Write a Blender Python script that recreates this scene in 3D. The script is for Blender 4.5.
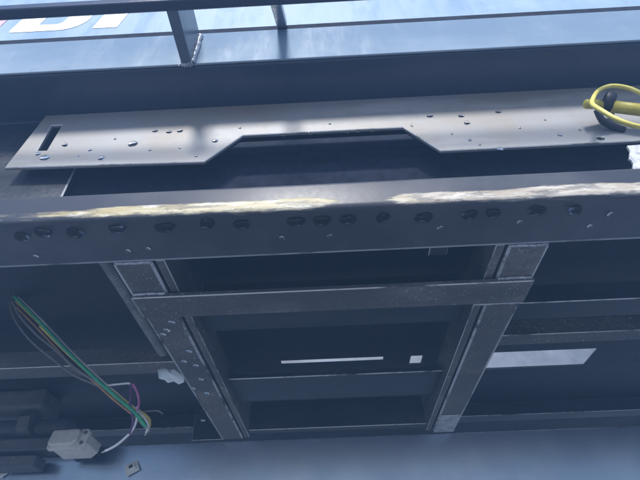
import bpy, bmesh, math, random
from mathutils import Vector, Matrix, noise
random.seed(7)
rad = math.radians
C = bpy.context.scene.collection
for o in list(bpy.data.objects): bpy.data.objects.remove(o)

# ------------------------------------------------------------------ camera
H = 0.52                                   # lens height above the ground (m)
PITCH, YAW, ROLL, F = rad(40.66), rad(-1.397), rad(-1.719), 465.0
fwd = Vector((math.sin(YAW)*math.cos(PITCH), math.cos(YAW)*math.cos(PITCH), math.sin(PITCH)))
rt = Vector((math.cos(YAW), -math.sin(YAW), 0)); up = rt.cross(fwd)
r2 = rt*math.cos(ROLL) + up*math.sin(ROLL); u2 = up*math.cos(ROLL) - rt*math.sin(ROLL)
cd = bpy.data.cameras.new('camera'); cam = bpy.data.objects.new('camera', cd); C.objects.link(cam)
cam.matrix_world = Matrix(((r2.x, u2.x, -fwd.x, 0), (r2.y, u2.y, -fwd.y, 0), (r2.z, u2.z, -fwd.z, H), (0, 0, 0, 1)))
cd.sensor_width = 36.0; cd.lens = F/640*36.0; cd.clip_start = 0.01; cd.clip_end = 500
sc = bpy.context.scene; sc.camera = cam

# ------------------------------------------------------------------ sky, sun, exposure
SUN_EL, SUN_AZ = rad(38), rad(186)         # azimuth clockwise from +Y: behind the photographer
w = bpy.data.worlds.new('World'); sc.world = w; w.use_nodes = True
nt = w.node_tree; nt.nodes.clear()
sky = nt.nodes.new('ShaderNodeTexSky'); sky.sky_type = 'NISHITA'; sky.sun_disc = False
sky.sun_elevation = SUN_EL; sky.sun_rotation = SUN_AZ; sky.air_density = 1.0; sky.dust_density = 0.6; sky.ozone_density = 1.6
bg = nt.nodes.new('ShaderNodeBackground'); bg.inputs[1].default_value = 0.085
wo = nt.nodes.new('ShaderNodeOutputWorld')
nt.links.new(sky.outputs[0], bg.inputs[0]); nt.links.new(bg.outputs[0], wo.inputs[0])
sd = bpy.data.lights.new('sun', 'SUN'); sd.energy = 3.0; sd.angle = rad(11); sd.color = (1, .96, .91)
sun = bpy.data.objects.new('sun', sd); C.objects.link(sun)
sdir = Vector((math.sin(SUN_AZ)*math.cos(SUN_EL), math.cos(SUN_AZ)*math.cos(SUN_EL), math.sin(SUN_EL)))
sun.rotation_euler = sdir.to_track_quat('Z', 'Y').to_euler(); sun.location = (0, -3, 4)
vs = sc.view_settings; vs.view_transform = 'Standard'; vs.look = 'None'; vs.gamma = 1.0; vs.exposure = 1.3
vs.use_curve_mapping = False

# ------------------------------------------------------------------ helpers
def at(u, v, y=None, z=None):
    """point seen at photo position (u, v) on the upright plane y or the level plane z (height above the lens)"""
    d = r2*((u-320)/F) + u2*(-(v-240)/F) + fwd
    t = y/d.y if y is not None else z/d.z
    p = d*t
    return Vector((p.x, p.y, p.z + H))

class N:                                     # tiny node-graph helper
    def __init__(s, name):
        s.m = bpy.data.materials.new(name); s.m.use_nodes = True; s.t = s.m.node_tree
        s.b = s.t.nodes['Principled BSDF']
        s.tc = s.t.nodes.new('ShaderNodeTexCoord'); s.co = s.tc.outputs['Object']
    def n(s, typ, **kw):
        k = s.t.nodes.new(typ)
        for a, b in kw.items(): setattr(k, a, b)
        return k
    def l(s, a, b): s.t.links.new(a, b)
    def val(s, inp, x):
        if hasattr(x, 'links') or hasattr(x, 'is_linked'): s.l(x, inp)
        else: inp.default_value = x
    def math(s, op, a, b=0.0, c=None, clamp=False):
        k = s.n('ShaderNodeMath', operation=op, use_clamp=clamp)
        s.val(k.inputs[0], a); s.val(k.inputs[1], b)
        if c is not None: s.val(k.inputs[2], c)
        return k.outputs[0]
    def noise(s, scale, detail=4, rough=.55, stretch=(1, 1, 1), dist=0.0):
        mp = s.n('ShaderNodeMapping'); mp.inputs['Scale'].default_value = stretch
        s.l(s.co, mp.inputs[0]); k = s.n('ShaderNodeTexNoise'); s.l(mp.outputs[0], k.inputs['Vector'])
        k.inputs['Scale'].default_value = scale; k.inputs['Detail'].default_value = detail
        k.inputs['Roughness'].default_value = rough; k.inputs['Distortion'].default_value = dist
        return k.outputs[0]
    def ramp(s, x, lo, hi):
        k = s.n('ShaderNodeMapRange', interpolation_type='SMOOTHSTEP'); s.val(k.inputs[0], x)
        k.inputs[1].default_value = lo; k.inputs[2].default_value = hi
        return k.outputs[0]
    def mix(s, f, a, b):
        k = s.n('ShaderNodeMix', data_type='RGBA'); s.val(k.inputs[0], f)
        for inp, x in ((k.inputs[6], a), (k.inputs[7], b)):
            if isinstance(x, tuple): inp.default_value = (*x, 1)
            else: s.l(x, inp)
        return k.outputs[2]
    def mixf(s, f, a, b):
        k = s.n('ShaderNodeMix', data_type='FLOAT'); s.val(k.inputs[0], f); s.val(k.inputs[2], a); s.val(k.inputs[3], b)
        return k.outputs[0]
    def xyz(s):
        k = s.n('ShaderNodeSeparateXYZ'); s.l(s.co, k.inputs[0]); return k.outputs
    def bump(s, h, strength=.3, dist=.001):
        k = s.n('ShaderNodeBump'); k.inputs['Strength'].default_value = strength; k.inputs['Distance'].default_value = dist
        s.l(h, k.inputs['Height']); s.l(k.outputs[0], s.b.inputs['Normal'])
    def set(s, **kw):
        nm = dict(color='Base Color', rough='Roughness', metal='Metallic', spec='Specular IOR Level', trans='Transmission Weight', ior='IOR', coat='Coat Weight')
        for a, x in kw.items():
            i = s.b.inputs[nm[a]]
            if isinstance(x, tuple): i.default_value = (*x, 1)
            else: s.val(i, x)
        return s

def paint(name, col=(.020, .025, .036), rough=.35, dust=.35, specks=.0, dustcol=(.11, .12, .14)):
    m = N(name)
    big = m.noise(9, 5, .6); fine = m.noise(160, 4, .7); stre = m.noise(26, 5, .6, (.25, 1, 1))
    d = m.math('MULTIPLY', m.ramp(m.math('MULTIPLY', m.math('ADD', big, stre), .5), .42, .68), dust)
    d = m.math('MULTIPLY', d, m.ramp(fine, .25, .7))
    c = m.mix(d, col, dustcol)
    if specks > 0:
        sp = m.noise(330, 2, .5); sp2 = m.noise(120, 3, .6, (1, .5, 1)); area = m.noise(9, 4, .7)
        s1 = m.math('MAXIMUM', m.ramp(sp, .66, .70), m.ramp(sp2, .67, .70))
        s1 = m.math('MULTIPLY', s1, m.ramp(area, .60 - specks*.3, .74 - specks*.2))
        c = m.mix(m.math('MULTIPLY', s1, .75), c, (.46, .48, .50))
    r = m.math('ADD', m.math('MULTIPLY', d, .5), m.mixf(fine, rough - .08, rough + .1))
    m.set(color=c, rough=r, spec=.5); m.bump(m.math('ADD', m.math('MULTIPLY', fine, .35), big), .22, .0012)
    return m.m

M = {}
M['black'] = paint('black_chassis_paint', dust=.35)
M['rail'] = paint('dusty_black_rail_paint', (.085, .085, .09), .38, .9, .85, (.26, .255, .25))
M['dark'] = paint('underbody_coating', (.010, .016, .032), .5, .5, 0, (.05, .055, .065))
M['skirt'] = paint('satin_blue_black_panel', (.11, .18, .32), .4, .15)
def m_skirt():
    m = N('dull_blue_metal_skirt'); a = m.noise(4, 5, .6); b = m.noise(140, 4, .7); st = m.noise(18, 5, .6, (1.5, 1, .3))
    m.set(color=m.mix(m.ramp(a, .35, .7), (.25, .34, .48), (.36, .45, .58)), rough=m.mixf(st, .22, .30), metal=.9); m.bump(m.math('ADD', a, m.math('MULTIPLY', b, .1)), .05, .001); return m.m
M['skirt'] = m_skirt()
M['beam'] = paint('navy_beam_shade', (.025, .04, .08), .3, .2)  # shade of the underside and guard rail put into the colour
M['post'] = paint('glossy_post_paint', (.11, .145, .20), .22, .2)

def m_edge_light():  # pale bevel colour standing in for light caught on edges
    m = N('painted_edge_light'); a = m.noise(60, 4, .7, (.5, .5, 1)); b = m.noise(7, 3, .6)
    f = m.ramp(m.math('MULTIPLY', m.math('ADD', a, b), .5), .36, .52)
    m.set(color=m.mix(f, (.05, .055, .065), (.60, .62, .65)), rough=.45, metal=m.math('MULTIPLY', f, .3)); return m.m
M['edge_light'] = m_edge_light()

def m_cross():
    """black painted cross tube, paint ground off along its lower front edge in two long scrapes"""
    m = N('scraped_black_tube'); x, y, z = m.xyz()
    big = m.noise(9, 5, .6); fine = m.noise(170, 4, .7); jag = m.noise(55, 6, .7, (.12, 1, 1)); jag2 = m.noise(22, 4, .6, (.5, 1, 1))
    d = m.math('MULTIPLY', m.ramp(big, .4, .7), .3)
    c = m.mix(d, (.045, .051, .068), (.15, .155, .17))
    # scrape profile along x: two runs with tapering ragged ends
    def run(x0, x1, t0, t1):
        return m.math('MULTIPLY', m.ramp(x, x0, x0 + t0), m.math('SUBTRACT', 1.0, m.ramp(x, x1 - t1, x1)))
    along = m.math('MAXIMUM', run(-.47, .034, .40, .06), run(.040, .9, .05, .1))
    thr = m.math('ADD', m.math('MULTIPLY', jag, .5), m.math('MULTIPLY', jag2, .5))
    zz = m.math('SUBTRACT', z, H + .3285)
    zz = m.math('ADD', zz, m.math('MULTIPLY', m.math('SUBTRACT', jag2, .5), .008))
    band = m.math('SUBTRACT', 1.0, m.ramp(m.math('ABSOLUTE', zz), .001, .0120))
    front = m.math('SUBTRACT', 1.0, m.ramp(y, .332, .336))
    e = m.math('MULTIPLY', m.math('MULTIPLY', band, along), front)
    hair = m.noise(420, 3, .7, (.05, 1, 1)); chip = m.noise(95, 5, .75, (.3, 1, 1))
    thr = m.math('ADD', m.math('MULTIPLY', thr, .5), m.math('ADD', m.math('MULTIPLY', hair, .25), m.math('MULTIPLY', chip, .25)))
    e = m.ramp(m.math('SUBTRACT', e, m.math('MULTIPLY', m.math('SUBTRACT', thr, .38), 2.6)), .02, .36)
    fleck = m.ramp(m.noise(150, 5, .8, (.18, 1, 1)), .40, .50); e = m.math('MULTIPLY', e, m.mixf(fleck, .42, 1.0))
    tone = m.noise(45, 6, .8, (.10, 1, 1)); gr = m.noise(130, 3, .7, (.2, 1, 1))
    left = m.math('SUBTRACT', 1.0, m.ramp(x, .02, .12))
    ycol = m.mix(m.ramp(tone, .35, .65), (.60, .58, .47), (.36, .31, .18))
    wcol = m.mix(m.ramp(tone, .35, .62), (.62, .60, .56), (.33, .29, .24))
    sc_ = m.mix(left, wcol, ycol); sc_ = m.mix(m.ramp(gr, .55, .72), sc_, (.75, .75, .70))
    c = m.mix(e, c, sc_)
    # thin edge highlight painted along the rear lower edge
    rl = m.math('MULTIPLY', m.ramp(y, .3910, .3925), m.ramp(m.noise(18, 5, .7, (.6, 1, 1)), .33, .5))
    c = m.mix(rl, c, (.40, .43, .48))
    rr = m.math('ADD', m.math('MULTIPLY', e, .25), m.mixf(fine, .36, .52))
    m.set(color=c, rough=rr, spec=.4); m.bump(m.math('ADD', m.math('MULTIPLY', fine, .3), m.math('MULTIPLY', e, -.6)), .25, .001)
    return m.m
M['cross'] = m_cross()

def m_plate():
    m = N('grey_steel_plate'); a = m.noise(6, 5, .6); b = m.noise(120, 4, .7); s = m.noise(14, 4, .6, (.3, 1, 1.6))
    c = m.mix(m.ramp(a, .4, .66), (.27, .28, .30), (.25, .235, .215))
    c = m.mix(m.math('MULTIPLY', m.ramp(s, .52, .75), .5), c, (.46, .46, .46))
    c = m.mix(m.math('MULTIPLY', m.ramp(b, .62, .72), .4), c, (.12, .12, .13))
    m.set(color=c, rough=m.mixf(b, .46, .62), metal=.05); m.bump(b, .15, .0008); return m.m
M['plate'] = m_plate()

def m_wet(name, c0, c1, rough, grime=.3):
    m = N(name); a = m.noise(5, 5, .6, (.5, 1, 1)); b = m.noise(90, 4, .7); s = m.noise(16, 5, .65, (1.6, 1, .35)); g = m.noise(240, 3, .6)
    c = m.mix(m.ramp(a, .38, .66), c0, c1)
    c = m.mix(m.math('MULTIPLY', m.ramp(b, .58, .74), grime), c, (.16, .18, .22))
    m.set(color=c, rough=m.mixf(m.ramp(s, .3, .7), rough, rough + .28)); m.bump(m.math('ADD', s, m.math('MULTIPLY', g, .25)), .18, .0012); return m.m
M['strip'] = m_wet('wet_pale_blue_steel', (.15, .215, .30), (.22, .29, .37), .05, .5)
M['panel'] = m_wet('weathered_pale_blue_panel', (.19, .29, .41), (.26, .36, .46), .3, .8)
M['gap'] = None

def m_simple(name, col, rough=.5, var=.25, metal=0.0, scale=60):
    m = N(name); a = m.noise(scale, 4, .65)
    lo = tuple(x*(1-var) for x in col); hi = tuple(min(1, x*(1+var)) for x in col)
    m.set(color=m.mix(m.ramp(a, .3, .7), lo, hi), rough=m.mixf(a, rough-.08, rough+.1), metal=metal); m.bump(a, .15, .0008); return m.m
M['gap'] = m_simple('dull_dark_gap', (.02, .025, .04), .85, .3, 0, 80); M['gap'].node_tree.nodes['Principled BSDF'].inputs['Specular IOR Level'].default_value = .1
M['backing'] = m_simple('grey_added_board', (.10, .115, .14), .6, .45, 0, 5)
M['white_letter'] = m_simple('white_lettering', (.80, .80, .78), .45, .06)
M['pink_letter'] = m_simple('faded_pink_lettering', (.62, .36, .46), .5, .1)
M['weld'] = m_simple('grey_weld_metal', (.42, .45, .50), .35, .3, .5, 200)
M['galv'] = m_simple('bare_flaked_zinc', (.46, .49, .53), .45, .3, .1, 90)
M['yellow'] = m_simple('yellow_plastic', (.55, .47, .08), .4, .12)
M['yellow_pale'] = m_simple('pale_yellow_sleeve', (.64, .57, .14), .42, .12)
M['rubber'] = m_simple('black_rubber', (.02, .022, .03), .45, .3)
M['conduit'] = m_simple('grey_corrugated_plastic', (.20, .21, .23), .35, .25)
M['box'] = m_simple('grey_white_plastic', (.70, .70, .67), .42, .08, 0, 40)
M['screw'] = m_simple('dull_screw_metal', (.30, .30, .30), .4, .2, .7)
M['w_green'] = m_simple('green_wire_skin', (.03, .34, .17), .38, .15)
M['w_yellow'] = m_simple('yellow_wire_skin', (.62, .48, .10), .4, .15)
M['w_orange'] = m_simple('orange_wire_skin', (.45, .22, .08), .4, .15)
M['w_grey'] = m_simple('grey_wire_skin', (.16, .15, .16), .45, .2)
M['w_white'] = m_simple('white_wire_skin', (.72, .72, .72), .4, .08)
M['w_purple'] = m_simple('dark_purple_wire_skin', (.11, .05, .14), .4, .2)
M['w_pink'] = m_simple('pink_wire_skin', (.42, .13, .30), .4, .15)
M['w_black'] = m_simple('black_wire_skin', (.02, .022, .03), .4, .2)
M['copper'] = m_simple('bare_wire_strands', (.62, .58, .52), .35, .2, .6)
M['pale_blob'] = m_simple('pale_blue_surface', (.78, .90, .94), .3, .08, 0, 25)
M['tie'] = m_simple('white_nylon', (.82, .84, .82), .45, .1, 0, 90)
M['axle'] = paint('dirty_axle_paint', (.08, .085, .10), .5, .75, .4, (.20, .20, .21))

def m_water():
    m = N('rain_water'); m.set(color=(1, 1, 1), rough=.0, trans=1.0, ior=1.333); return m.m
M['water'] = m_water()
def m_dark_water():  # dark look of refraction in the drops put into the water colour
    m = N('dark_tinted_water'); m.set(color=(.20, .23, .30), rough=.0, trans=1.0, ior=1.333); return m.m
M['dark_water'] = m_dark_water()
def m_ground():
    m = N('wet_concrete'); a = m.noise(220, 4, .7); b = m.noise(1.3, 4, .6)
    m.set(color=m.mix(m.ramp(a, .35, .7), (.20, .205, .21), (.29, .29, .29)), rough=m.mixf(m.ramp(b, .4, .62), .55, .16))
    m.bump(a, .5, .004); return m.m
M['ground'] = m_ground()

def link(name, bm, mats, parent=None, smooth=False, origin=None):
    bmesh.ops.recalc_face_normals(bm, faces=bm.faces)
    me = bpy.data.meshes.new(name)
    if origin is not None:
        bmesh.ops.translate(bm, verts=bm.verts, vec=-Vector(origin))
    bm.to_mesh(me); bm.free()
    for k in (mats if isinstance(mats, (list, tuple)) else [mats]): me.materials.append(M[k])
    if smooth: me.shade_smooth()
    o = bpy.data.objects.new(name, me); C.objects.link(o)
    if parent: o.parent = parent
    if origin is not None: o.location = Vector(origin) - (parent.location if parent else Vector())
    return o
def tag(o, label, cat, group=None):
    o['label'] = label; o['category'] = cat
    if group: o['group'] = group
    return o
def empty(name, loc, label, cat, group=None):
    o = bpy.data.objects.new(name, None); C.objects.link(o); o.location = loc; o.empty_display_size = .05
    return tag(o, label, cat, group)

def box(bm, x0, x1, y0, y1, z0, z1):
    """heights are given above the lens"""
    v = [bm.verts.new((x, y, z + H)) for x in (x0, x1) for y in (y0, y1) for z in (z0, z1)]
    for f in ((0, 1, 3, 2), (4, 6, 7, 5), (0, 4, 5, 1), (2, 3, 7, 6), (0, 2, 6, 4), (1, 5, 7, 3)): bm.faces.new([v[i] for i in f])
    return v
def bevel(bm, w, seg=1, mat=-1):
    bmesh.ops.bevel(bm, geom=list(bm.edges), offset=w, segments=seg, profile=.5, affect='EDGES', material=mat, clamp_overlap=True)
def bx(name, x0, x1, y0, y1, z0, z1, mat, parent, bev=.0012, edge_light=True, wob=0.0):
    bm = bmesh.new(); box(bm, x0, x1, y0, y1, z0, z1)
    if bev: bevel(bm, bev, 1, 1 if edge_light else -1)
    return link(name, bm, [mat, 'edge_light'] if edge_light else mat, parent)
def extrude_x(bm, prof, x0, x1, n=1):
    rings = []
    for i in range(n + 1):
        x = x0 + (x1 - x0)*i/n
        rings.append([bm.verts.new((x, y, z + H)) for y, z in prof])
    k = len(prof)
    for a, b in zip(rings, rings[1:]):
        for j in range(k): bm.faces.new((a[j], a[(j+1) % k], b[(j+1) % k], b[j]))
    bm.faces.new(rings[0]); bm.faces.new(rings[-1][::-1])
def rrect(y0, y1, z0, z1, r, seg=5):
    p = []
    for cy, cz, a0 in ((y1-r, z1-r, 0), (y0+r, z1-r, 90), (y0+r, z0+r, 180), (y1-r, z0+r, 270)):
        for i in range(seg + 1):
            a = rad(a0 + 90*i/seg); p.append((cy + r*math.cos(a), cz + r*math.sin(a)))
    return p
def tube(bm, pts, r, n=8, cap=True):
    pts = [Vector(p) for p in pts]; rings = []
    t0 = (pts[1]-pts[0]).normalized(); a = t0.orthogonal().normalized()
    for i, p in enumerate(pts):
        t = (pts[min(i+1, len(pts)-1)] - pts[max(i-1, 0)]).normalized()
        a = (a - t*a.dot(t)).normalized(); b = t.cross(a)
        ri = r[i] if isinstance(r, (list, tuple)) else r
        rings.append([bm.verts.new(p + (a*math.cos(2*math.pi*k/n) + b*math.sin(2*math.pi*k/n))*ri) for k in range(n)])
    for p, q in zip(rings, rings[1:]):
        for k in range(n): bm.faces.new((p[k], p[(k+1) % n], q[(k+1) % n], q[k]))
    if cap: bm.faces.new(rings[0][::-1]); bm.faces.new(rings[-1])
def smooth_path(pts, n=8):
    pts = [Vector(p) for p in pts]; out = []
    for i in range(len(pts)-1):
        p0 = pts[max(i-1, 0)]; p1 = pts[i]; p2 = pts[i+1]; p3 = pts[min(i+2, len(pts)-1)]
        for k in range(n):
            t = k/n
            out.append(.5*((2*p1) + (p2-p0)*t + (2*p0-5*p1+4*p2-p3)*t*t + (3*p1-p0-3*p2+p3)*t**3))
    out.append(pts[-1]); return out

# ------------------------------------------------------------------ ground
bm = bmesh.new(); bmesh.ops.create_grid(bm, x_segments=2, y_segments=2, size=5)
g = link('ground', bm, 'ground'); g['kind'] = 'structure'

# ------------------------------------------------------------------ the trailer
T = empty('flatbed_trailer', (0, 0, 0), 'dark steel flatbed trailer seen from below its rear with scraped cross tube and rails', 'trailer')
XW = 1.05
# tail panel above the beam with its lettering
panel = bx('tail_panel', -XW, XW, .301, .345, .656, .93, 'panel', T, .002, False)
def letter(polys, mat):
    bm = bmesh.new()
    for poly in polys:
        a = [bm.verts.new((x, .3003, z + H)) for x, z in poly]; b = [bm.verts.new((x, .3008, z + H)) for x, z in poly]
        bm.faces.new(a); bm.faces.new(b[::-1]); k = len(a)
        for j in range(k): bm.faces.new((a[j], b[j], b[(j+1) % k], a[(j+1) % k]))
    return link('letter', bm, mat, panel)
def U(x0, x1, z0, z1, s, slant=.12):
    def P(x, z): return (x + (z - z0)*slant, z)
    R_ = .034; r_ = .010
    out = [P(x0, z1), P(x0, z0 + .006), P(x0 + .004, z0)]
    out += [P(x1 - R_ + R_*math.sin(rad(a)), z0 + R_ - R_*math.cos(rad(a))) for a in range(0, 91, 15)]
    out += [P(x1, z1), P(x1 - s, z1)]
    out += [P(x1 - s - r_ + r_*math.cos(rad(a)), z0 + .02 + r_ - r_*math.sin(rad(a))) for a in range(0, 91, 18)]
    out += [P(x0 + s, z0 + .021), P(x0 + s, z1)]
    return out
o = letter([U(-.458, -.349, .687, .764, .037)], 'white_letter'); o['label'] = 'white letter U'
o = letter([[(-.332, .687), (-.295, .6865), (-.2855, .764), (-.3225, .764)]], 'white_letter'); o['label'] = 'white letter I'
o = letter([[(-.520, .700), (-.480, .7005), (-.474, .764), (-.512, .764)]], 'pink_letter'); o['label'] = 'faded pink letter stroke'
bx('groove_shade_strip', -XW, XW, .2962, .34, .6405, .6555, 'gap', T, .002, False)  # dark raised strip stands for the shaded groove line
# rear beam: lit face and shaded underside painted as two colours
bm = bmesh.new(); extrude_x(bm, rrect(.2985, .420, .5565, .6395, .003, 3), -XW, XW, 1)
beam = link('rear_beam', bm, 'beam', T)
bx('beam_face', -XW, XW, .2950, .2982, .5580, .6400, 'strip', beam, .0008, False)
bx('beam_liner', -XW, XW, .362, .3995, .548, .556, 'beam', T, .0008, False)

# guard rail on two posts in front of the beam
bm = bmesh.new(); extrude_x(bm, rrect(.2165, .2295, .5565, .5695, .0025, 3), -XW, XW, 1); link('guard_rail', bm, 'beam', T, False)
bm = bmesh.new(); box(bm, -.1765, -.163, .2235, .2952, .5575, .632); bevel(bm, .0015, 2); post = link('post', bm, 'post', T)
def brace(x):
    bm = bmesh.new(); p = [(.2235, .5665), (.2235, .582), (.2952, .664), (.2952, .643)]
    extrude_x(bm, p, x - .0065, x + .0065); bevel(bm, .001, 1); return link('post', bm, 'post', T)
brace(-.051); brace(.62); brace(-.72)
def bead(pts, r, parent, n=40):
    """ripple weld bead laid along pts"""
    bm = bmesh.new(); path = smooth_path(pts, n//max(1, len(pts)-1)); rr = [r*(.75 + .4*abs(math.sin(i*1.35)) + .15*random.random()) for i in range(len(path))]
    path = [p + Vector((random.uniform(-1, 1), random.uniform(-1, 1), random.uniform(-1, 1)))*r*.18 for p in path]
    tube(bm, path, rr, 7); return link('weld_bead', bm, 'weld', parent, True)
bead([(-.1622, .2935, H+.558), (-.1616, .2930, H+.595), (-.1622, .2935, H+.632)], .0034, post)
bead([(-.1775, .2945, H+.5572), (-.170, .2955, H+.5562), (-.162, .2945, H+.5572)], .0028, post)

# notched mounting plate hanging behind the beam
def plate():
    y0, y1 = .3575, .3615
    out = [(-.393, .447), (-.146, .440), (-.103, .4885), (.1005, .4885), (.1385, .4385), (XW-.1, .4405), (XW-.1, .5560), (-.3815, .5560)]
    slot = [(-.3640, .478), (-.3515, .478), (-.3505, .5315), (-.3645, .5315)]
    bm = bmesh.new()
    vs_ = [bm.verts.new((x, y0, z + H)) for x, z in out]; e1 = [bm.edges.new((vs_[i], vs_[(i+1) % len(vs_)])) for i in range(len(vs_))]
    vh = [bm.verts.new((x, y0, z + H)) for x, z in slot]; e2 = [bm.edges.new((vh[i], vh[(i+1) % 4])) for i in range(4)]
    bmesh.ops.triangle_fill(bm, use_beauty=True, edges=e1 + e2)
    ret = bmesh.ops.extrude_face_region(bm, geom=list(bm.faces))
    bmesh.ops.translate(bm, verts=[v for v in ret['geom'] if isinstance(v, bmesh.types.BMVert)], vec=(0, y1 - y0, 0))
    sharp = [e for e in bm.edges if len(e.link_faces) == 2 and e.calc_face_angle(0) > .5 and all(abs(v.co.y - y0) < 1e-5 for v in e.verts)]
    bmesh.ops.bevel(bm, geom=sharp, offset=.0009, segments=1, affect='EDGES', material=1)
    return link('mounting_plate', bm, ['plate', 'edge_light'], T)
pl = plate()
# stiffener behind the notch and the web wall behind
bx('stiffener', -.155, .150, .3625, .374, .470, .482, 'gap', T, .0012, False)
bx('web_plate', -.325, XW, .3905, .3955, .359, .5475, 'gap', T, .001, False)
bx('web_lip', -.20, .105, .3770, .3900, .3592, .3665, 'black', T, .001)
bx('hanger_plate', -.46, -.318, .376, .386, .3592, .5475, 'black', T, .0015)
def gusset(x, mat='dark'):
    bm = bmesh.new(); p = [(.3895, .360), (.3895, .412), (.350, .360)]
    extrude_x(bm, p, x - .003, x + .003); return link('gusset', bm, mat, T)
gusset(-.302); gusset(.53)
# small triangular cut seen on the hanger
bm = bmesh.new()
for y in (.3745, .3755): [bm.verts.new((x, y, z + H)) for x, z in ((-.352, .364), (-.316, .364), (-.336, .402))]
v = list(bm.verts); bm.faces.new(v[:3]); bm.faces.new(v[3:][::-1])
for i in range(3): bm.faces.new((v[i], v[(i+1) % 3], v[3+(i+1) % 3], v[3+i]))
link('tab', bm, 'dark', T)
# flaked bare end bracket at the right
bm = bmesh.new(); pts = [(.309 + .012*(k/30)**1.6 + .0028*noise.noise((k*.31, 1.7, .4)) + .0012*noise.noise((k*1.1, 4.2, .9)), .3592 + .0558*k/30) for k in range(31)] + [ (.42, .418), (.42, .3592)]
a = [bm.verts.new((x + .021, .344, z + H)) for x, z in pts]; b = [bm.verts.new((x + .021, .3465, z + H)) for x, z in pts]
bm.faces.new(a); bm.faces.new(b[::-1])
for j in range(len(pts)): bm.faces.new((a[j], b[j], b[(j+1) % len(pts)], a[(j+1) % len(pts)]))
o = link('end_bracket', bm, 'galv', T); o['label'] = 'bare flaked silver end bracket'

# the scraped cross tube
bm = bmesh.new(); extrude_x(bm, rrect(.3250, .3985, .3200, .3590, .0065, 6), -XW, XW, 1)
ct = link('cross_tube', bm, 'cross', T, True)

# chassis rails: channel with a narrow inner lip
def rail(s):
    r = bx('chassis_rail', *sorted((s*.2400, s*.1975)), .3990, 1.000, .3215, .372, 'rail', T, .0026)
    bx('rail_lip', *sorted((s*.1935, s*.1835)), .3990, .998, .3235, .372, 'rail', r, .0009)
    bx('edge_glint', *sorted((s*.2402, s*.2384)), .4005, .9985, .3208, .3216, 'edge_light', r, 0, False)  # pale strip added as the bright line on the outer rail edge
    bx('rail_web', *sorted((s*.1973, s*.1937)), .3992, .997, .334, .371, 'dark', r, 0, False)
    return r
rl, rr_ = rail(-1), rail(1)
o = bx('glare_pad', .1985, .2395, .905, .999,   .3195, .3212, 'galv', rr_, .0004, False); o['label'] = 'pale pad for the glare at the rail end'  # glare on the right rail end put into a paler pad
lap = bx('lap_bar', -.2392, .2412, .4585, .5050, .3150, .3212, 'rail', T, .0012)
bead([(.178, .5058, H+.3165), (.195, .5064, H+.3160), (.212, .5058, H+.3165), (.226, .5064, H+.3162), (.238, .5058, H+.3168)], .0016, lap)
bead([(-.2405, .462, H+.3175), (-.2400, .49, H+.3175), (-.2385, .5055, H+.3175)], .0014, lap)
for sx in (-1, 1):
    bead([(sx*.2395, .3992, H+.3225), (sx*.22, .3994, H+.3218), (sx*.1985, .3992, H+.3225)], .0018, rl if sx < 0 else rr_)
    bead([(sx*.2385, .4578, H+.3200), (sx*.215, .4575, H+.3203), (sx*.199, .4578, H+.3200)], .0018, lap)
# crossmembers between the rails
bx('crossmember', -.1830, .1830, .5400, .5870, .3400, .3900, 'black', T, .0012)
bx('crossmember', -.1830, .1830, .7500, .8480, .3400, .3500, 'black', T, .0014)
bx('crossmember', -.1830, .1830, .9750, .9955, .3300, .3900, 'black', T, .0012)
bx('stub', .118, .140, .405, .440, .345, .395, 'black', T, .001)
bx('stub', -.105, -.085, .41, .43, .36, .395, 'black', T, .001)
# outer crossmembers to either side
for y0, y1, z0, m_ in ((.555, .600, .345, 'black'), (.720, .755, .385, 'rail'), (1.10, 1.14, .385, 'black')):
    bx('crossmember', .2402, XW-.02, y0, y1, z0, z0 + .03, m_, T, .0012)
for y0, y1, z0, m_ in ((.700, .740, .352, 'rail'), (1.10, 1.14, .385, 'black')):
    bx('crossmember', -XW+.02, -.2402, y0, y1, z0, z0 + .03, m_, T, .0012)
bx('rail_gusset', -.306, -.2402, 1.0005, 1.0030, .3225, .385, 'black', T, .0007)
# floor sheets with the daylight cut-outs
Z0, Z1 = .4205, .4245
cuts = [(.225, .520, .853, .930), (.152, .176, .853, .893), (-.106, .098, .851, .871)]
def floor():
    xs = sorted({-XW, XW, *[c[0] for c in cuts], *[c[1] for c in cuts]}); ys = sorted({.396, 1.76, *[c[2] for c in cuts], *[c[3] for c in cuts]})
    bm = bmesh.new(); vt = {}
    def V(x, y): 
        if (x, y) not in vt: vt[(x, y)] = bm.verts.new((x, y, Z0 + H))
        return vt[(x, y)]
    for x0, x1 in zip(xs, xs[1:]):
        for y0, y1 in zip(ys, ys[1:]):
            cx, cy = (x0+x1)/2, (y0+y1)/2
            if any(c[0] < cx < c[1] and c[2] < cy < c[3] for c in cuts): continue
            bm.faces.new((V(x0, y0), V(x0, y1), V(x1, y1), V(x1, y0)))
    ret = bmesh.ops.extrude_face_region(bm, geom=list(bm.faces))
    bmesh.ops.translate(bm, verts=[v for v in ret['geom'] if isinstance(v, bmesh.types.BMVert)], vec=(0, 0, Z1 - Z0))
    return link('floor_sheet', bm, 'dark', T)
floor()
# skirt panel at the rail ends, and the wall left of it
def leaning(name, x0, x1, y, z0, z1, t, lean):
    bm = bmesh.new(); v = box(bm, x0, x1, y, y + t, z0, z1)
    for k in v:
        k.co.y += (z1 + H - k.co.z)*math.tan(rad(lean))
    bevel(bm, .0015, 1, 1); return link(name, bm, ['skirt', 'edge_light'], T)
leaning('skirt_panel', -XW, XW, 1.0045, .185, .3190, .006, 4.6)  # lean and metal chosen to mirror low sky as the bottom glow
bx('bulkhead', -XW, XW, 1.750, 1.756, .36, .46, 'dark', T, .001, False)
for s in (-1, 1): bx('side_rail', *sorted((s*XW, s*(XW-.018))), .40, 1.749, .30, .4195, 'black', T, .001, False)

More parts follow.
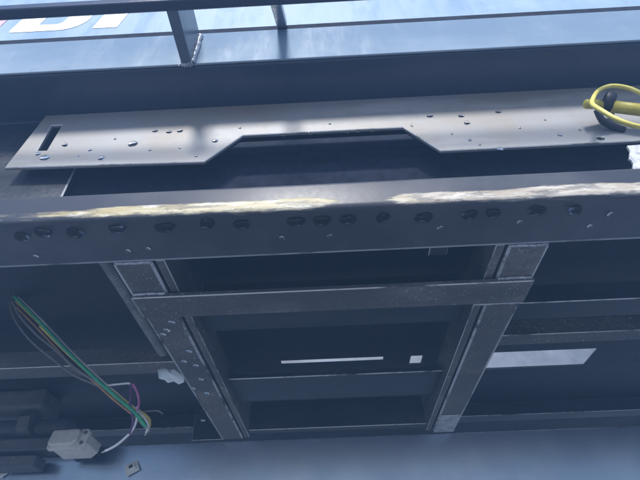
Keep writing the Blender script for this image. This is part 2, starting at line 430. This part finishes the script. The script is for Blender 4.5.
bx('added_backing_board', -XW, XW, 1.70, 1.718, .4255, 1.02, 'backing', T, .002, False)  # board added so the floor openings read grey-white
# axle parts hanging at the left
bm = bmesh.new(); box(bm, -.95, -.610, .930, 1.0, .378, .419); bevel(bm, .006, 2)
bmesh.ops.subdivide_edges(bm, edges=list(bm.edges), cuts=5, use_grid_fill=True)
for v in bm.verts: v.co += noise.noise_vector(v.co*28)*.004 + noise.noise_vector(v.co*90)*.0012
link('hanger_block', bm, 'axle', T, True)
bm = bmesh.new(); tube(bm, [(-1.0, .98, H+.352), (-.56, .98, H+.352)], .019, 18); link('axle_tube', bm, 'axle', T, True)
bm = bmesh.new(); tube(bm, [(-.655, .96, H+.356), (-.63, .96, H+.356)], .026, 6); link('nut', bm, 'axle', T)
bx('spring_leaf', -1.0, -.575, .950, .994, .300, .322, 'axle', T, .0015, False)
bx('spring_leaf', -1.0, -.60, .955, .996, .270, .292, 'axle', T, .0015, False)
bm = bmesh.new(); tube(bm, [(-.70, .975, H+.325), (-.665, .972, H+.312)], .008, 6); link('bolt', bm, 'weld', T)

# ------------------------------------------------------------------ conduit along the left rail
bm = bmesh.new(); pts = [(-.2535, .399, H+.332), (-.2525, .47, H+.331), (-.2535, .55, H+.331), (-.2555, .628, H+.333)]
p = smooth_path(pts, 90); tube(bm, p, [(.0048, .0070, .0082, .0082, .0070)[i % 5] for i in range(len(p))], 16)
tag(link('corrugated_conduit', bm, 'conduit', None, False, pts[0]), 'grey corrugated plastic conduit running along the outer side of the chassis rail', 'conduit')

# ------------------------------------------------------------------ loose wires
def wire(name, px, y, r, mat, label, tip=None):
    ys = y if isinstance(y, (list, tuple)) else [y]*len(px)
    P = smooth_path([at(u, v, y=yy) for (u, v), yy in zip(px, ys)], 7)
    bm = bmesh.new(); tube(bm, P, r, 8)
    o = tag(link(name, bm, mat, None, True, P[0]), label, 'wire', 'loose wires dangling below the floor')
    if tip:
        d = (P[-1]-P[-2]).normalized(); bm = bmesh.new(); tube(bm, [P[-1], P[-1] + d*tip], r*.55, 6)
        c = link('bare_end', bm, 'copper', None, True, P[-1]); c.parent = o; c.location = P[-1]-P[0]
wire('wire', [(14, 296), (40, 322), (66, 350), (96, 379), (118, 398), (135, 413), (146, 427)], .585, .0024, 'w_green', 'thick green wire dangling from the floor beside the junction box', .006)
wire('wire', [(16, 301), (38, 322), (60, 342), (78, 362), (97, 380), (118, 399), (138, 410), (149, 419), (149, 428)], .599, .0018, 'w_yellow', 'yellow wire twisted along the thick green wire', .004)
wire('wire', [(14, 305), (34, 325), (54, 346), (72, 365), (93, 381), (114, 400), (134, 416), (146, 428)], .592, .0013, 'w_orange', 'orange wire running under the yellow wire', .004)
wire('wire', [(12, 301), (20, 316), (36, 334), (58, 352), (76, 369), (98, 383), (112, 394)], .592, .0019, 'w_grey', 'long grey wire sagging left of the green wire')
wire('wire', [(10, 302), (14, 318), (30, 340), (54, 360), (74, 375), (94, 384), (110, 392)], .598, .0016, 'w_grey', 'thin dark grey wire sagging lowest beside the hanger block')
wire('wire', [(96, 380), (103, 385.5), (116, 384.5), (129, 383.5), (133, 387)], .588, .0015, 'w_white', 'short white wire bent over at the top of the loose ends')
wire('wire', [(131, 384), (131, 394), (130, 404), (132, 413), (133, 424), (129, 434)], .585, .0018, 'w_purple', 'dark purple wire hanging between the white wires')
wire('wire', [(133, 384), (137, 392), (139, 402), (137, 411)], .583, .0017, 'w_pink', 'short pink wire curving beside the dark purple wire')
wire('wire', [(137, 407), (137, 418), (133, 429), (125, 438), (115, 446), (105, 451)], .586, .0016, 'w_white', 'white wire curling down towards the junction box', .004)
wire('wire', [(138, 412), (150, 411), (158, 411), (163, 414)], .60, .0009, 'w_grey', 'hair thin grey wire sticking out past the green end')
wire('wire', [(18, 297), (44, 322), (70, 350), (99, 378), (121, 397), (138, 411), (148, 424), (146, 433)], .594, .0015, 'w_white', 'thin white wire lying behind the green wire', .003)
wire('wire', [(13, 299), (30, 318), (50, 341), (76, 366), (96, 381), (117, 399), (132, 412)], .606, .0022, 'w_black', 'black wire lying behind the grey wires')
wire('wire', [(40, 326), (58, 344), (80, 365), (98, 381), (118, 396), (132, 407), (141, 419)], .588, .0019, 'w_yellow', 'second yellow wire lying below the green wire', .003)
# tape wrap around the bundle
bm = bmesh.new(); tube(bm, [at(96, 379.5, y=.598), at(101, 384, y=.598), at(107, 389.5, y=.598)], [.0052, .0058, .005], 10)
tag(link('tape_wrap', bm, 'w_black', None, True, at(101, 384, y=.598)), 'black tape wrapped round the bundle of loose wires', 'tape')

# ------------------------------------------------------------------ junction box
JY = 0.93
ctr = at(71, 443, y=JY)
J = empty('junction_box', ctr, 'grey white plastic junction box with raised lid fixed to the dark panel', 'junction box')
ROT = Matrix.Scale(.72, 4) @ Matrix.Rotation(rad(-9), 4, 'X') @ Matrix.Rotation(rad(4), 4, 'Y') @ Matrix.Rotation(rad(-10), 4, 'Z')
def jpart(name, poly, d0, d1, mat, bev, parent):
    bm = bmesh.new(); a = [bm.verts.new((x, d0, z)) for x, z in poly]; b = [bm.verts.new((x, d1, z)) for x, z in poly]
    bm.faces.new(a); bm.faces.new(b[::-1]); k = len(a)
    for j in range(k): bm.faces.new((a[j], b[j], b[(j+1) % k], a[(j+1) % k]))
    bmesh.ops.bevel(bm, geom=list(bm.edges), offset=bev, segments=3, profile=.6, affect='EDGES')
    bmesh.ops.transform(bm, matrix=ROT, verts=bm.verts)
    o = link(name, bm, mat, None, False); o.parent = parent
    for p_ in o.data.polygons: p_.use_smooth = False
    return o
def rpoly(x0, x1, z0, z1, cham):
    return [(x0+cham*.5, z0), (x1-cham, z0), (x1, z0+cham), (x1, z1-cham*.6), (x1-cham*.6, z1), (x0+cham*.5, z1), (x0, z1-cham*.5), (x0, z0+cham*.5)]
jb = jpart('body', rpoly(-.052, .056, -.020, .026, .014), -.004, .052, 'box', .003, J)
jl = jpart('lid', rpoly(-.058, .060, -.024, .030, .014), -.016, -.005, 'box', .0025, J)
jpart('lid_dome', rpoly(-.050, .036, -.016, .025, .010), -.029, -.0155, 'box', .004, jl)
for sx, sz in ((.047, -.010), (.047, .018)):
    bm = bmesh.new(); tube(bm, [(sx, -.0158, sz), (sx, -.0195, sz)], .0048, 12)
    bmesh.ops.transform(bm, matrix=ROT, verts=bm.verts); o = link('screw', bm, 'screw'); o.parent = jl
bm = bmesh.new(); box(bm, -.03, .03, .035, .085, -.012-H, .012-H); bmesh.ops.transform(bm, matrix=ROT, verts=bm.verts)
o = link('bracket', bm, 'dark'); o.parent = J

# ------------------------------------------------------------------ cable tie mounts
def tie(u, v, y, a, label):
    c = at(u, v, y=y); r = empty('tie_mount', c, label, 'cable mount', 'white cable tie mounts on the panel')
    Rm = Matrix.Rotation(rad(a), 4, 'Y') @ Matrix.Rotation(rad(-12), 4, 'X')
    def p(name, x0, x1, y0, y1, z0, z1, mat, b):
        bm = bmesh.new(); box(bm, x0, x1, y0, y1, z0-H, z1-H); bevel(bm, b, 2); bmesh.ops.transform(bm, matrix=Rm, verts=bm.verts)
        o = link(name, bm, mat); o.parent = r
    p('pad', -.0135, .0135, -.002, .0035, -.011, .011, 'tie', .001)
    p('bridge', -.008, .008, -.0065, -.0021, -.006, .006, 'tie', .0015)
    p('slot', -.004, .004, -.0072, -.0066, -.003, .003, 'rubber', .0002)
tie(6, 469, 1.0035, -38, 'white cable tie mount turned askew below the spring leaves')
tie(132, 468, 1.0040, -28, 'white cable tie mount on the panel between junction box and rail')

# ------------------------------------------------------------------ pale crumpled patch beside the rail
bm = bmesh.new(); c = at(171, 375, y=.645); rnd = random.Random(3)
rim = [(-.0215, .0085), (-.013, .0125), (-.004, .0085), (.004, .0095), (.011, .004), (.020, -.003), (.0225, -.0125), (.0135, -.014), (.006, -.0105), (-.002, -.0125), (-.0095, -.006), (-.0175, -.0045)]
layers = []
for k in (1.0, .72, .42, .15):
    layers.append([bm.verts.new(c + Vector((x*k, -.0055*(1-k) + rnd.uniform(-.0026, .0026), z*k))) for x, z in rim])
for p_, q_ in zip(layers, layers[1:]):
    for i in range(len(rim)): bm.faces.new((p_[i], p_[(i+1) % len(rim)], q_[(i+1) % len(rim)], q_[i]))
bm.faces.new(layers[-1])
ret = bmesh.ops.extrude_face_region(bm, geom=list(bm.faces)); bmesh.ops.translate(bm, verts=[v for v in ret['geom'] if isinstance(v, bmesh.types.BMVert)], vec=(0, .0012, 0))
tag(link('pale_patch', bm, 'pale_blob', None, True, c), 'crumpled pale blue patch beside the chassis rail', 'scrap')

# ------------------------------------------------------------------ yellow cable at the right end of the plate
yc = at(608, 104, y=.335)
YT = empty('yellow_cable', yc, 'yellow looped cable in a sleeve and grommet on the grey plate', 'cable')
def yp(name, bm, mat, smooth=True):
    bmesh.ops.translate(bm, verts=bm.verts, vec=-yc); o = link(name, bm, mat, None, smooth); o.parent = YT; return o
lp = [(592, 101), (598, 91), (611, 86), (628, 88), (644, 95), (660, 106), (664, 118), (652, 127), (636, 126), (618, 120), (602, 111), (593, 105), (592, 101)]
bm = bmesh.new(); tube(bm, smooth_path([at(u, v, y=.312 + .012*math.sin(i*.52)) for i, (u, v) in enumerate(lp)], 8), .0026, 12, False); yp('cable_loop', bm, 'yellow_pale')
bm = bmesh.new(); tube(bm, [at(584.5, 104, y=.333), at(586, 104, y=.333), at(603, 105, y=.337)], [.0045, .0057, .0057], 16); yp('sleeve', bm, 'yellow')
bm = bmesh.new(); tube(bm, [at(612, 106.5, y=.336), at(640, 110, y=.336), at(672, 113, y=.336)], .0072, 16); yp('sleeve', bm, 'yellow')
bm = bmesh.new(); tube(bm, [at(602, 101, y=.336), at(604, 101.5, y=.336), at(612, 103, y=.336), at(614, 103.5, y=.336)], [.009, .0125, .0125, .009], 20); yp('grommet', bm, 'rubber')
bm = bmesh.new(); tube(bm, smooth_path([at(597, 110, y=.338), at(602, 120, y=.345), at(612, 126, y=.352), at(624, 130, y=.3560)], 6), .004, 10); yp('tail', bm, 'rubber')
bm = bmesh.new(); tube(bm, [at(611, 109, y=.345), at(611, 112, y=.3572)], .004, 8); yp('clip', bm, 'rubber')

# ------------------------------------------------------------------ rain drops
def drop_mesh(rx, ry, depth, seed):
    """rain bead touching the surface at z = 0, bulging downwards, its waist a little below the surface"""
    bm = bmesh.new(); rnd = random.Random(seed); n, m = 30, 18; ph = rnd.random()*6
    lip = depth*(.045 if seed % 3 == 0 else .012); rings = []
    for j in range(m):
        a = -math.pi/2 + math.pi*(j + .5)/m
        zc = -lip - (depth - lip)*math.sin(a) if a > 0 else -lip - lip*math.sin(a)*.98
        rr = max(math.cos(a), .01)**(.8 if a > 0 else .5)
        ring = []
        for i in range(n):
            t = 2*math.pi*i/n; k = 1 + .09*math.sin(2*t+ph) + .06*math.sin(3*t+2*ph) + .03*math.sin(5*t+ph)
            ring.append(bm.verts.new((rx*k*rr*math.cos(t), ry*k*rr*math.sin(t), zc)))
        rings.append(ring)
    for p, q in zip(rings, rings[1:]):
        for i in range(n): bm.faces.new((p[i], p[(i+1) % n], q[(i+1) % n], q[i]))
    bm.faces.new(rings[-1]); bm.faces.new(rings[0][::-1])
    return bm
DG = 'rain drops hanging in a row under the cross tube'
drops = [(22, 236, 8), (43, 231.5, 8), (75, 232, 9), (117, 228, 8), (165, 227, 10), (207, 223, 8), (242, 224, 9.5), (296, 221, 9), (322, 220, 8.5), (348, 219, 8.5), (383, 217, 7), (424, 217, 9), (470, 214, 8), (493, 212.5, 7), (537, 210, 8.5), (575, 209, 7)]
for i, (u, v, s) in enumerate(drops):
    p = at(u, v, z=.3199) + Vector((0, 0, -.0001)); bm = drop_mesh(.00098*s, .0056 + .0006*(i % 3), .0050 + .0008*(i % 2), i)
    o = link('water_drop', bm, 'dark_water', None, True); o.location = p; o.rotation_euler = (rad(-12 - 4*(i % 3)), rad((i*37 % 7) - 3), rad((i*53 % 21) - 10))
    bm = drop_mesh(.0026 + .0005*(i % 4), .0017 + .0003*(i % 2), .0017, 300 + 3*i)
    t = link('glint_tip', bm, 'water', o, True); t.location = (.0022*math.sin(i*2.1), .0047, -.0002); t.rotation_euler = (rad(14), 0, rad(14*math.sin(i*1.7)))  # clear bead added to give the drop a glint
    tag(o, 'large dark rain drop hanging in the row under the black cross tube', 'water drop', DG)
for i, (u, v) in enumerate([(184, 361), (196, 365), (201, 379), (207, 393), (193, 388), (172, 322), (167, 330), (163, 334), (203, 420), (189, 351)]):
    p = at(u, v, z=.3214); bm = drop_mesh(.0045, .0055, .0028, 40 + i); o = link('water_drop', bm, 'water', None, True); o.location = p
    tag(o, 'small clear rain drop hanging under the chassis rail beside the conduit', 'water drop', 'small drops under the conduit side rail')
for i, (u, v) in enumerate([(36, 256), (148, 249), (282, 238), (330, 236), (128, 251), (440, 228), (520, 222), (590, 226), (610, 214)]):
    p = at(u, v, z=.3199); bm = drop_mesh(.0028, .0030, .0017, 60 + i); o = link('water_drop', bm, 'water', None, True); o.location = p
    tag(o, 'tiny clear rain bead on the underside of the cross tube behind the row of drops', 'water drop', 'tiny beads under the cross tube')
PG = 'rain beads on the grey plate'
for i, (u, v, s) in enumerate([(155, 131, 1), (169, 132, 1), (180, 131, 1), (65, 145, 1.1), (133, 144, 1.6), (101, 158, 1.2), (45, 158, 1.5), (90, 150, .7), (215, 141, 1), (430, 116, 1.1), (461, 116, 1), (467, 123, 1.1), (498, 112, 1), (500, 149, 1), (560, 135, .8), (600, 138, 1.4), (470, 140, .7), (38, 154, .9), (150, 150, .6), (115, 139, .5), (180, 148, .5), (196, 156, .6), (78, 156, .5), (240, 128, .5), (330, 124, .45), (412, 126, .5), (452, 134, .45), (520, 128, .5), (545, 120, .45), (580, 130, .5), (480, 145, .5)]):
    p = at(u, v, y=.3574); bm = drop_mesh(.0038*s, .0028*s, .0022*s, 90 + i)
    bmesh.ops.rotate(bm, verts=bm.verts, cent=(0, 0, 0), matrix=Matrix.Rotation(rad(-90), 3, 'X'))
    o = link('water_drop', bm, 'water', None, True); o.location = p
    tag(o, 'small clear rain bead clinging to the face of the grey notched plate', 'water drop', PG)
for i, (u, v) in enumerate([(283, 139), (310, 137), (348, 135), (358, 135), (372, 134)]):
    x = at(u, v, y=.3595).x; bm = drop_mesh(.004, .0018, .0026, 120 + i); o = link('water_drop', bm, 'water', None, True); o.location = (x, .3595, H+.4884)
    tag(o, 'clear rain drop hanging from the upper edge of the plate notch', 'water drop', 'drops along the plate notch')

# ------------------------------------------------------------------ blue haze volume added for the veil of a misted lens
hz = bpy.data.materials.new('blue_veil'); hz.use_nodes = True; t_ = hz.node_tree; t_.nodes.clear()
pv = t_.nodes.new('ShaderNodeVolumePrincipled'); pv.inputs['Color'].default_value = (.26, .51, 1, 1); pv.inputs['Density'].default_value = .15
ou = t_.nodes.new('ShaderNodeOutputMaterial'); t_.links.new(pv.outputs[0], ou.inputs['Volume'])
M['lens_veil'] = hz
bm = bmesh.new(); box(bm, -5.5, 5.5, -5.5, 5.5, -1.0 - H, 1.12)
o = link('lens_veil', bm, 'lens_veil'); o['kind'] = 'stuff'
